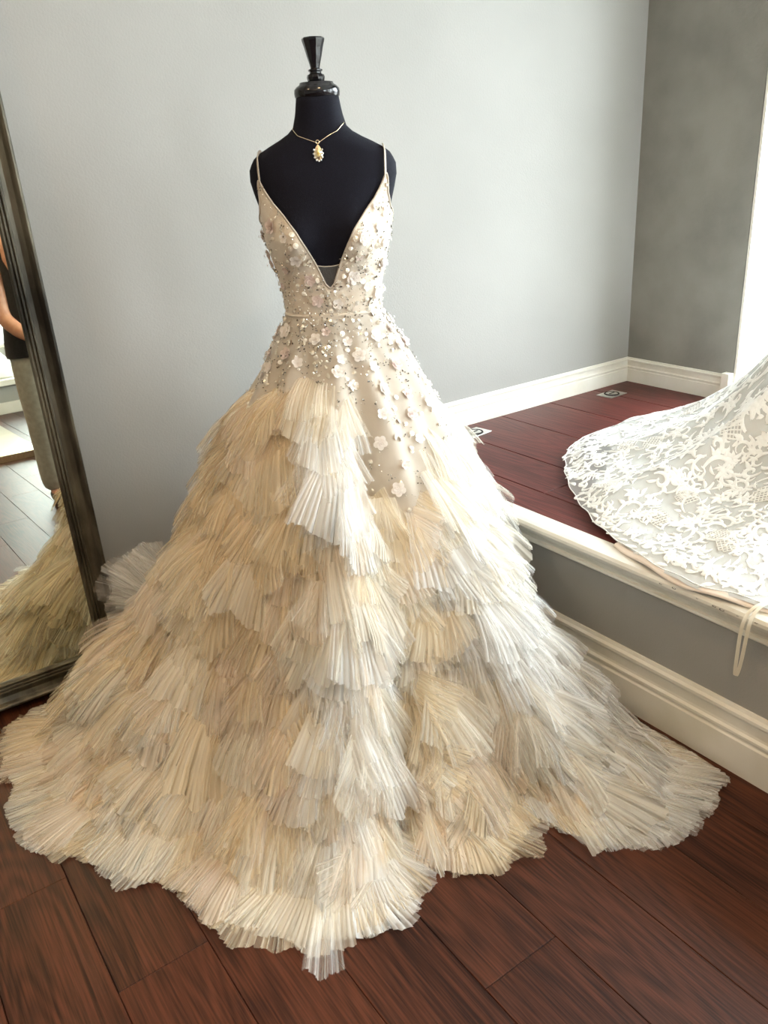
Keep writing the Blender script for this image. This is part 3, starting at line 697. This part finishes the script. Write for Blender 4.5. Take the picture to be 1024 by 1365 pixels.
# sequins and beads: too small to pick apart, one part per material
def beads(par, fn, urange, zf, count, kind, ok):
    V, F = [], []; made = 0
    while made < count:
        u = rng.normal(0, 55) if rng.random() < .75 else rng.uniform(-180, 180)
        if abs(u) > 180: continue
        z = zf(u)
        if not ok(u, z): made += .2; continue
        p, n = surf_frame(fn, u, z); n = Vector(n); t = n.orthogonal().normalized(); b = n.cross(t); made += 1
        if kind == 'sequin':
            r = rng.uniform(.0035, .0075); tl = n+t*rng.normal(0, .35)+b*rng.normal(0, .35); tl.normalize(); t = tl.orthogonal().normalized(); b = tl.cross(t); c = Vector(p)+n*.003; q = len(V)
            V.append(c+tl*.0012); V += [c+t*r*math.cos(a)+b*r*math.sin(a) for a in np.linspace(0, 2*PI, 8, endpoint=False)]
            F += [(q, q+1+j, q+1+(j+1) % 8) for j in range(8)]
        else:
            for s_ in range(int(rng.integers(2, 5))):
                c = Vector(p)+t*rng.normal(0, .0055)+b*rng.normal(0, .0055)+n*.002; r = rng.uniform(.0010, .0022); a = rng.uniform(0, 6); d = t*math.cos(a)+b*math.sin(a); e = n.cross(d); L_ = r*rng.uniform(1, 2.2); q = len(V)
                V += [c+d*L_, c-d*L_, c+e*r, c-e*r, c+n*r, c-n*r]
                F += [(q, q+2, q+4), (q+2, q+1, q+4), (q+1, q+3, q+4), (q+3, q, q+4), (q+2, q, q+5), (q+1, q+2, q+5), (q+3, q+1, q+5), (q, q+3, q+5)]
    return link('sequins' if kind == 'sequin' else 'beads', mesh(kind, V, F), M['sequin'] if kind == 'sequin' else M['silver'], par, 'stuff', False)
zb_ = lambda u: 1.09+(float(ztop(u))-1.10)*rng.random()
zo_ = lambda u: 1.08-(1.08-float(zbot(u)))*rng.random()**1.25
yes = lambda u, z: True
for kind, c1, c2 in (('sequin', 150, 190), ('bead', 190, 260)):
    beads(bod, fB, 180, zb_, c1, kind, yes); beads(ov, fO, 180, zo_, c2, kind, yes)
def beads_light():
    V, F = [], []
    for fn, zf, cnt in ((fB, zb_, 330), (fO, zo_, 420)):
        for i in range(cnt):
            u = rng.normal(0, 55); u = max(-179, min(179, u)); p, n = surf_frame(fn, u, zf(u)); n = Vector(n); t = n.orthogonal().normalized(); b = n.cross(t); r = rng.uniform(.0012, .0026); c = Vector(p)+n*.0015; q = len(V)
            V += [c+t*r, c-t*r, c+b*r, c-b*r, c+n*r]; F += [(q, q+2, q+4), (q+2, q+1, q+4), (q+1, q+3, q+4), (q+3, q, q+4)]
    link('pearls', mesh('pearls', V, F), M['sequin'], gown, 'stuff', False)
beads_light()

# ------------------------------------------------------------------ lace gown whose train lies on the platform
GX, GY = 2.55, 1.10
OUT = [(2.49, 1.935), (2.33, 1.945), (2.195, 1.946), (2.06, 1.895), (1.945, 1.80), (1.848, 1.703), (1.775, 1.61), (1.719, 1.528), (1.665, 1.44), (1.627, 1.362), (1.592, 1.27), (1.568, 1.187), (1.548, 1.10), (1.540, 1.02), (1.552, .94), (1.575, .86), (1.62, .72), (1.75, .55), (2.0, .38), (2.35, .28), (2.65, .34), (2.87, .55), (2.95, .85), (2.955, 1.2), (2.93, 1.5), (2.86, 1.72), (2.70, 1.87)]
oa = np.array([math.atan2(y-GY, x-GX) for x, y in OUT]); orr = np.array([math.hypot(x-GX, y-GY) for x, y in OUT]); ix = np.argsort(oa)
oa, orr = oa[ix], orr[ix]; oa3 = np.concatenate([oa-2*PI, oa, oa+2*PI]); or3 = np.tile(orr, 3)
def Rout(a): return np.interp(a, oa3, or3)
def hl(x, y):
    d = np.hypot(x-GX, y-GY); a = np.arctan2(y-GY, x-GX); q = d/Rout(a)
    h = .85*np.exp(-np.maximum(d-.13, 0)/.215)+.010
    win = np.clip(1-((q-.55)/.45)**2, 0, 1)
    ridge = lambda a0, wd: np.exp(-(((a-a0+PI) % (2*PI)-PI)/wd)**2)
    h = h+win*(.055*ridge(2.70, .09)+.025*ridge(2.25, .12)+.022*ridge(3.25, .10)+.03*ridge(1.75, .12)-.015*ridge(2.98, .08))
    h = h+.0045*np.sin(x*37+y*21)*np.sin(y*31-x*13)*np.clip(q*1.3, 0, 1)
    edge_ = np.clip((q-.93)/.07, 0, 1)
    nos = np.clip((1.63-x)/.04, 0, 1)
    return ZP+h*(1-.55*edge_)+.004+.006*nos
def lace_pt(a, q, off=0.0):
    r = .13+(Rout(a)*(1+.003*np.sin(a*43))-.13)*q; x = GX+r*np.cos(a); y = GY+r*np.sin(a); return np.stack([x, y, hl(x, y)+off], -1)
lg = empty('lace_gown', (0, 0, 0)); tag(lg, 'white lace gown with its long train spread over the platform', 'gown')
A_, Q_ = np.meshgrid(np.linspace(-PI, PI, 241)[:-1], np.linspace(0, 1, 60), indexing='ij')
def lining_q(a): return np.interp((a+2*PI) % (2*PI), [0, 1.9, 2.05, 2.25, 2.45, 2.6, 2.8, 3.0, 3.2, 3.6, 6.3], [.95, .95, .90, .80, .84, .93, .97, .99, 1.0, 1.0, .95])
M['lining'] = cloth('satin_lining', (.54, .55, .54), (.61, .62, .61), rough=.5, sheen=.2, scale=8)
M['peach'] = cloth('peach_lining', (.80, .69, .60), (.85, .76, .68), rough=.5, scale=10)
M['lacecord'] = cloth('lace_cord', (.76, .77, .75), (.84, .85, .83), rough=.55, sheen=.3, scale=80)
link('train_lining', grid_mesh('train_lining', lace_pt(A_, Q_*lining_q(A_), -.003), closed_u=True), M['lining'], lg)
netc = np.ones(A_.shape+(4,)); netc[..., :3] = (.88, .89, .87); netc[..., 3] = .42
link('train_net', grid_mesh('train_net', lace_pt(A_, Q_*.992, .0005), closed_u=True, cols=netc), M['tulle'], lg)
# peach edge of the lining showing along the front hem
aa = np.linspace(2.95, 4.0, 40); G = np.stack([np.stack([GX+(Rout(aa)*k_)*np.cos(aa), GY+(Rout(aa)*k_)*np.sin(aa), np.full_like(aa, ZP+dz)+.004*np.sin(aa*31)], -1) for k_, dz in ((.985, .020), (1.000, .017), (1.006, .011), (1.000, .0075))], 1)
link('hem_facing', grid_mesh('hem_facing', G), M['peach'], lg)
# scalloped corded edge
aa = np.linspace(-PI, PI, 360, endpoint=False); link('hem_cord', tube_me('hem_cord', lace_pt(aa, np.full_like(aa, .990), .001), .0016, 6, True), M['lacecord'], lg)
def ribbon(pts2, wid, V, F, lift=.0022):
    P = np.array(pts2); T_ = np.gradient(P, axis=0); T_ /= np.linalg.norm(T_, axis=1)[:, None]+1e-9; B_ = np.stack([-T_[:, 1], T_[:, 0]], -1)
    q = len(V)//1; rows = []
    for sgn, lf in ((-1, -.0005), (0, lift), (1, -.0005)):
        E_ = P+B_*wid[:, None]*sgn; rows.append(np.column_stack([E_, hl(E_[:, 0], E_[:, 1])+.0012+lf]))
    n = len(P); V.extend(np.concatenate(rows).tolist())
    for r in (0, 1): F.extend([(q+r*n+i, q+r*n+i+1, q+(r+1)*n+i+1, q+(r+1)*n+i) for i in range(n-1)])
def inside(x, y, m=1.0):
    d = math.hypot(x-GX, y-GY); return .2 < d < float(Rout(math.atan2(y-GY, x-GX)))*m
LV, LF = [], []
def scroll(x, y, hd, L_, k0, k1, w_):
    n = 16; s_ = np.linspace(0, 1, n); ang = hd+k0*s_+k1*s_**2; P = np.stack([x+np.cumsum(np.cos(ang))*L_/n, y+np.cumsum(np.sin(ang))*L_/n], -1)
    if all(inside(a, b) for a, b in P[::5]): ribbon(P, w_*(.35+.65*np.sin(PI*np.clip(s_*.9+.08, 0, 1))), LV, LF); return P, ang
    return None
def leaf(x, y, hd, L_, w_):
    s_ = np.linspace(0, 1, 7); P = np.stack([x+np.cos(hd+.5*s_)*L_*s_, y+np.sin(hd+.5*s_)*L_*s_], -1)
    if inside(*P[-1]) and inside(*P[0]): ribbon(P, w_*np.sin(PI*s_**.8)+.0004, LV, LF)
cells = 0
for gx in np.arange(1.5, 3.0, .060):
    for gy in np.arange(.55, 2.0, .060):
        x, y = gx+rng.normal(0, .014), gy+rng.normal(0, .014)
        if not inside(x, y, .97) : continue
        hd = rng.uniform(0, 2*PI); sg = rng.choice([-1, 1]); t_ = rng.random()
        if t_ < .62:
            for s2 in (1, -1):
                r_ = scroll(x, y, hd+(PI if s2 < 0 else 0), rng.uniform(.09, .14), sg*rng.uniform(.2, 1.2), sg*rng.uniform(2.6, 5.0), rng.uniform(.0040, .0072))
                if r_:
                    P, an = r_
                    for i in (4, 7, 10): leaf(P[i][0], P[i][1], an[i]-sg*rng.uniform(.6, 1.1), rng.uniform(.018, .034), rng.uniform(.004, .007))
        elif t_ < .85:
            for i in range(7): leaf(x, y, hd+2*PI*i/7, rng.uniform(.022, .034), .0062)
        else:
            for i in range(-3, 4):
                xx, yy = x+i*.009*math.cos(hd), y+i*.009*math.sin(hd); h_ = math.sqrt(1-(i/4)**2)*.03
                ribbon([(xx-math.sin(hd)*h_*(u), yy+math.cos(hd)*h_*u) for u in np.linspace(-1, 1, 5)], np.full(5, .0014), LV, LF) if inside(xx, yy, .93) else None
                o2 = (x-math.sin(hd)*i*.009, y+math.cos(hd)*i*.009); ribbon([(o2[0]+math.cos(hd)*h_*u, o2[1]+math.sin(hd)*h_*u) for u in np.linspace(-1, 1, 5)], np.full(5, .0014), LV, LF) if inside(*o2, .93) else None
        for j in range(2):
            leaf(x+rng.normal(0, .04), y+rng.normal(0, .04), rng.uniform(0, 6), rng.uniform(.02, .04), rng.uniform(.003, .0055))
for a in np.arange(-PI, PI, .045):                       # border leaves along the hem
    r_ = float(Rout(a)); x, y = GX+r_*.965*math.cos(a), GY+r_*.965*math.sin(a); leaf(x, y, a+PI/2+rng.normal(0, .4), .035, .006); leaf(x, y, a+PI+rng.normal(0, .5), .04, .006); leaf(GX+r_*.978*math.cos(a), GY+r_*.978*math.sin(a), a-PI/2+rng.normal(0, .25), .04, .0055); leaf(GX+r_*.93*math.cos(a), GY+r_*.93*math.sin(a), a+rng.normal(0, .9), .035, .0055)
link('lace_embroidery', mesh('lace_embroidery', LV, LF), M['lacecord'], lg, 'stuff')
# upper part of the gown, beyond the frame: slim skirt, bodice and its own form
zz = np.linspace(0, 1, 24); pr = np.interp(zz, [0, .25, .5, .75, .9, 1.0], [.135, .165, .185, .165, .135, .12]); zz2 = ZP+.86+zz*.28
G = np.array([[(GX+r*math.cos(a), GY+r*.85*math.sin(a), z) for r, z in zip(pr, zz2)] for a in np.linspace(0, 2*PI, 48, endpoint=False)])
link('skirt', grid_mesh('skirt', G, closed_u=True), M['lacecord'], lg)
# hanging ribbon loop
def flat_ribbon(name, P, w_, parent, m):
    P = np.array(P, float); u = np.linspace(0, len(P)-1, 40); P = np.stack([np.interp(u, range(len(P)), P[:, i]) for i in range(3)], -1)
    for _ in range(6): P[1:-1] = (P[:-2]+2*P[1:-1]+P[2:])/4
    V, F = [], []
    for i, p in enumerate(P):
        b = np.array([-.25, 1, 0]); b /= np.linalg.norm(b); nrm = np.array([-1, 0, .3])
        V += [p-b*w_, p+nrm*.0008, p+b*w_]
        if i: F += [(3*i-3, 3*i-2, 3*i+1, 3*i), (3*i-2, 3*i-1, 3*i+2, 3*i+1)]
    return link(name, mesh(name, V, F), m, parent)
M['ribbon'] = cloth('cream_ribbon', (.80, .74, .60), (.87, .82, .70), rough=.4, scale=50, transl=.35)
flat_ribbon('hanger_loop', [(1.60, .852, .468), (1.565, .856, .474), (1.530, .862, .462), (1.524, .866, .42), (1.528, .868, .37), (1.530, .870, .31), (1.532, .871, .287), (1.534, .866, .287), (1.533, .860, .32), (1.531, .855, .38), (1.527, .851, .43), (1.532, .848, .465), (1.565, .846, .476), (1.60, .845, .47)], .0042, lg, M['ribbon'])

# ------------------------------------------------------------------ what the mirror shows: back ledge, podium, draped cloth, visitor
bl = empty('platform_rear', (0, -4.0, 0)); bl['kind'] = 'structure'; bl['label'] = 'low white trimmed display ledge at the rear of the shop'
def bp_(name, lo, hi, m): return link(name, box_me(name, Vector(lo)-Vector((0, -4.0, 0)), Vector(hi)-Vector((0, -4.0, 0)), .003), m, bl, None, False)
bp_('riser', (-1, -5.15, 0), (3.0, -4.02, .27), M['wall']); bp_('ledge_top', (-1, -5.15, .27), (3.0, -3.98, .325), M['white']); bp_('base_board', (-1, -4.02, 0), (3.0, -3.995, .11), M['white'])
M['podium'] = add_noise_color(mat('cream_gloss', (.82, .81, .72), .12), (.79, .78, .69), (.85, .84, .76), 3)
M['band'] = add_noise_color(mat('black_runner', (.012, .012, .016), .7), (.01, .01, .013), (.02, .02, .026), 60)
pd = empty('podium', (.45, -2.7, 0)); tag(pd, 'low glossy cream fitting podium with a gold edge seen in the mirror', 'podium')
link('top', box_me('top', (-.75, -1.2, .0), (.70, 1.18, .05), .006), M['podium'], pd, None, False)
link('edge_strip', box_me('edge_strip', (-.76, 1.18, 0), (.71, 1.205, .052), .003), M['gold'], pd, None, False)
link('black_band', box_me('black_band', (-.75, -.82, .05), (.70, -.36, .053), .001), M['band'], pd, None, False)
# white cloth heap on the ledge
M['whitecloth'] = cloth('white_satin', (.86, .86, .84), (.92, .92, .90), rough=.5, scale=8)
A2, B2 = np.meshgrid(np.linspace(0, 2*PI, 72, endpoint=False), np.linspace(0, 1, 24), indexing='ij')
rr = .42*(np.sin(B2*PI/2))*(1+.12*np.sin(A2*5+B2*4)+.07*np.sin(A2*9)); hh = .325+.55*(1-B2)**1.5*(1+.15*np.sin(A2*4+1))+.035*(1-B2)*np.sin(A2*7+B2*9)
G = np.stack([1.20+rr*1.1*np.cos(A2), -4.5+rr*.9*np.sin(A2), np.maximum(hh, .328)], -1)
tag(link('draped_cloth', grid_mesh('draped_cloth', G, closed_u=True), M['whitecloth']), 'heap of white satin on the rear ledge seen in the mirror', 'cloth')

def skin_chain(name, nodes, edges, m, parent=None, sub=2, root=0):
    me = bpy.data.meshes.new(name); me.from_pydata([n[0] for n in nodes], edges, []); o = bpy.data.objects.new(name, me); COL.objects.link(o)
    md = o.modifiers.new('skin', 'SKIN'); md.use_smooth_shade = True
    for i, n in enumerate(nodes):
        sv = me.skin_vertices[0].data[i]; r = n[1]; sv.radius = r if hasattr(r, '__len__') else (r, r); sv.use_root = (i == root)
    sd = o.modifiers.new('sub', 'SUBSURF'); sd.levels = sub; sd.render_levels = sub
    me.materials.append(m); o.parent = parent; return o
M['skin'] = add_noise_color(mat('skin', (.55, .27, .17), .5), (.50, .235, .145), (.60, .31, .20), 30)
bsdf(M['skin']).inputs['Subsurface Weight'].default_value = .08
M['shirt'] = cloth('black_shirt', (.010, .010, .012), (.018, .018, .021), scale=60)
M['trouser'] = cloth('grey_trousers', (.33, .31, .27), (.40, .38, .33), scale=40)
M['hair'] = add_noise_color(mat('brown_hair', (.05, .028, .015), .5), (.035, .02, .01), (.07, .04, .022), 40, mapping=(8, 8, 1))
M['shoe'] = add_noise_color(mat('dark_leather', (.03, .02, .016), .4), (.025, .016, .012), (.04, .028, .022), 30)
M['eye'] = add_noise_color(mat('eye_white', (.8, .78, .75), .2), (.78, .76, .73), (.83, .81, .78), 30)
M['lip'] = add_noise_color(mat('lip', (.50, .18, .15), .4), (.46, .16, .13), (.54, .2, .17), 30)
def person():
    px, py = 1.027, -.05
    t = empty('person', (px, py, 0)); tag(t, 'person in black shirt and grey trousers with a bare bent arm, reflected in the mirror', 'person')
    # facing +y; local x = world x
    n = [((0, 0, .95), .14), ((0, .005, 1.10), .125), ((0, .005, 1.25), .14), ((0, -.005, 1.37), .125), ((0, -.005, 1.445), .055), ((0, .01, 1.50), .052), ((0, .02, 1.56), (.07, .085)), ((0, .03, 1.63), (.075, .095)), ((0, .02, 1.70), (.06, .075)),
         ((-.11, 0, 1.385), .060), ((-.165, .01, 1.35), .056), ((-.178, .04, 1.20), .052), ((-.180, .07, 1.03), .043), ((-.13, .15, .955), .038), ((-.07, .21, .905), .026), ((-.045, .235, .89), (.02, .038)),
         ((.13, -.01, 1.385), .065), ((.185, -.02, 1.345), .056), ((.205, -.03, 1.20), .050), ((.215, -.05, 1.03), .042), ((.15, .07, .965), .038), ((.07, .165, .965), .026), ((.045, .195, .965), (.02, .038)),
         ((-.085, 0, .88), .10), ((-.095, .01, .70), .082), ((-.10, .015, .50), .062), ((-.105, -.01, .30), .057), ((-.105, -.02, .10), .038), ((-.11, 0, .05), .038), ((-.12, .12, .03), .030),
         ((.085, 0, .88), .10), ((.095, .01, .70), .082), ((.10, .015, .50), .062), ((.105, -.01, .30), .057), ((.105, -.02, .10), .038), ((.11, 0, .05), .038), ((.12, .12, .03), .030)]
    e = [(0, 1), (1, 2), (2, 3), (3, 4), (4, 5), (5, 6), (6, 7), (7, 8), (3, 9), (9, 10), (10, 11), (11, 12), (12, 13), (13, 14), (14, 15), (3, 16), (16, 17), (17, 18), (18, 19), (19, 20), (20, 21), (21, 22), (0, 23), (23, 24), (24, 25), (25, 26), (26, 27), (27, 28), (28, 29), (0, 30), (30, 31), (31, 32), (32, 33), (33, 34), (34, 35), (35, 36)]
    # fingers rooted inside each palm
    for (palm, sx) in ((15, 1), (22, -1)):
        b = np.array(n[palm][0])
        for i, (dz, L_) in enumerate(((.026, .062), (.009, .072), (-.009, .067), (-.026, .052))):
            k0 = len(n); p1 = b+np.array([sx*.022, .012, dz]); p2 = p1+np.array([sx*L_*.5, .006, -.002]); p3 = p2+np.array([sx*L_*.45, -.012, -.004])
            n += [(tuple(p1), .0085), (tuple(p2), .008), (tuple(p3), .0068)]; e += [(palm, k0), (k0, k0+1), (k0+1, k0+2)]
        k0 = len(n); p1 = b+np.array([-sx*.004, .006, .034]); p2 = p1+np.array([sx*.022, .014, .018]); p3 = p2+np.array([sx*.02, .004, .008])
        n += [(tuple(p1), .011), (tuple(p2), .0095), (tuple(p3), .008)]; e += [(palm, k0), (k0, k0+1), (k0+1, k0+2)]
    skin_chain('body', n, e, M['skin'], t)
    sec = [(.815, .193, .135, 0), (.83, .196, .14, 0), (.90, .192, .135, 0), (1.0, .178, .125, 0), (1.10, .160, .12, .003), (1.22, .148, .130, .005), (1.30, .142, .130, .005), (1.37, .130, .115, 0), (1.42, .105, .085, -.005), (1.45, .082, .066, -.008)]
    ua = np.linspace(0, 2*PI, 48, endpoint=False); G = np.array([[(A_*math.cos(u)*(1+.015*math.sin(7*u+z*20)), B_*math.sin(u)*(1+.02*math.sin(5*u)) + o_, z) for z, A_, B_, o_ in sec] for u in ua])
    link('shirt', grid_mesh('shirt', G, closed_u=True), M['shirt'], t)
    q = [((0, 0, .96), (.16, .125)), ((0, 0, .88), (.165, .13))]
    ed = [(0, 1)]
    for sg in (-1, 1):
        k0 = len(q); q += [((sg*.09, .0, .80), .115), ((sg*.098, .01, .65), .100), ((sg*.102, .015, .48), .088), ((sg*.105, 0, .28), .082), ((sg*.105, -.01, .05), .080)]; ed += [(1, k0), (k0, k0+1), (k0+1, k0+2), (k0+2, k0+3), (k0+3, k0+4)]
    skin_chain('trousers', q, ed, M['trouser'], t, root=1)
    for sg in (-1, 1):
        skin_chain('shoe', [((sg*.108, -.05, .035), (.040, .034)), ((sg*.112, .04, .034), (.044, .034)), ((sg*.122, .15, .026), (.044, .026)), ((sg*.125, .20, .022), (.030, .021))], [(0, 1), (1, 2), (2, 3)], M['shoe'], t, root=1)
    def blob(name, c, r, m, cut=None):
        bm = bmesh.new(); bmesh.ops.create_icosphere(bm, subdivisions=3, radius=1)
        for v in bm.verts: v.co = Vector((c[i]+v.co[i]*r[i] for i in range(3)))
        if cut: bmesh.ops.delete(bm, geom=[v for v in bm.verts if cut(v.co)], context='VERTS')
        me = bpy.data.meshes.new(name); bm.to_mesh(me); bm.free(); return link(name, me, m, t)
    blob('hair', (0, .005, 1.645), (.098, .112, .125), M['hair'], lambda c: c.y > .062 and c.z < 1.70)
    blob('hair', (0, -.065, 1.52), (.085, .045, .12), M['hair'])
    for sg in (-1, 1):
        blob('eye', (sg*.031, .112, 1.625), (.013, .010, .009), M['eye']); blob('ear', (sg*.082, .015, 1.60), (.012, .02, .03), M['skin'])
    blob('nose', (0, .128, 1.597), (.013, .018, .024), M['skin']); blob('mouth', (0, .112, 1.556), (.024, .010, .008), M['lip'])
person()

# put the roots of the worn and draped things at their bases (children keep their places)
for root, base in ((fm, tuple(GO)), (gown, tuple(GO)), (bpy.data.objects['necklace'], tuple(GO+EZ*1.45)), (lg, (GX, GY, ZP))):
    root.location = base
    for ch in root.children: ch.matrix_parent_inverse = Matrix.Translation(-Vector(base))
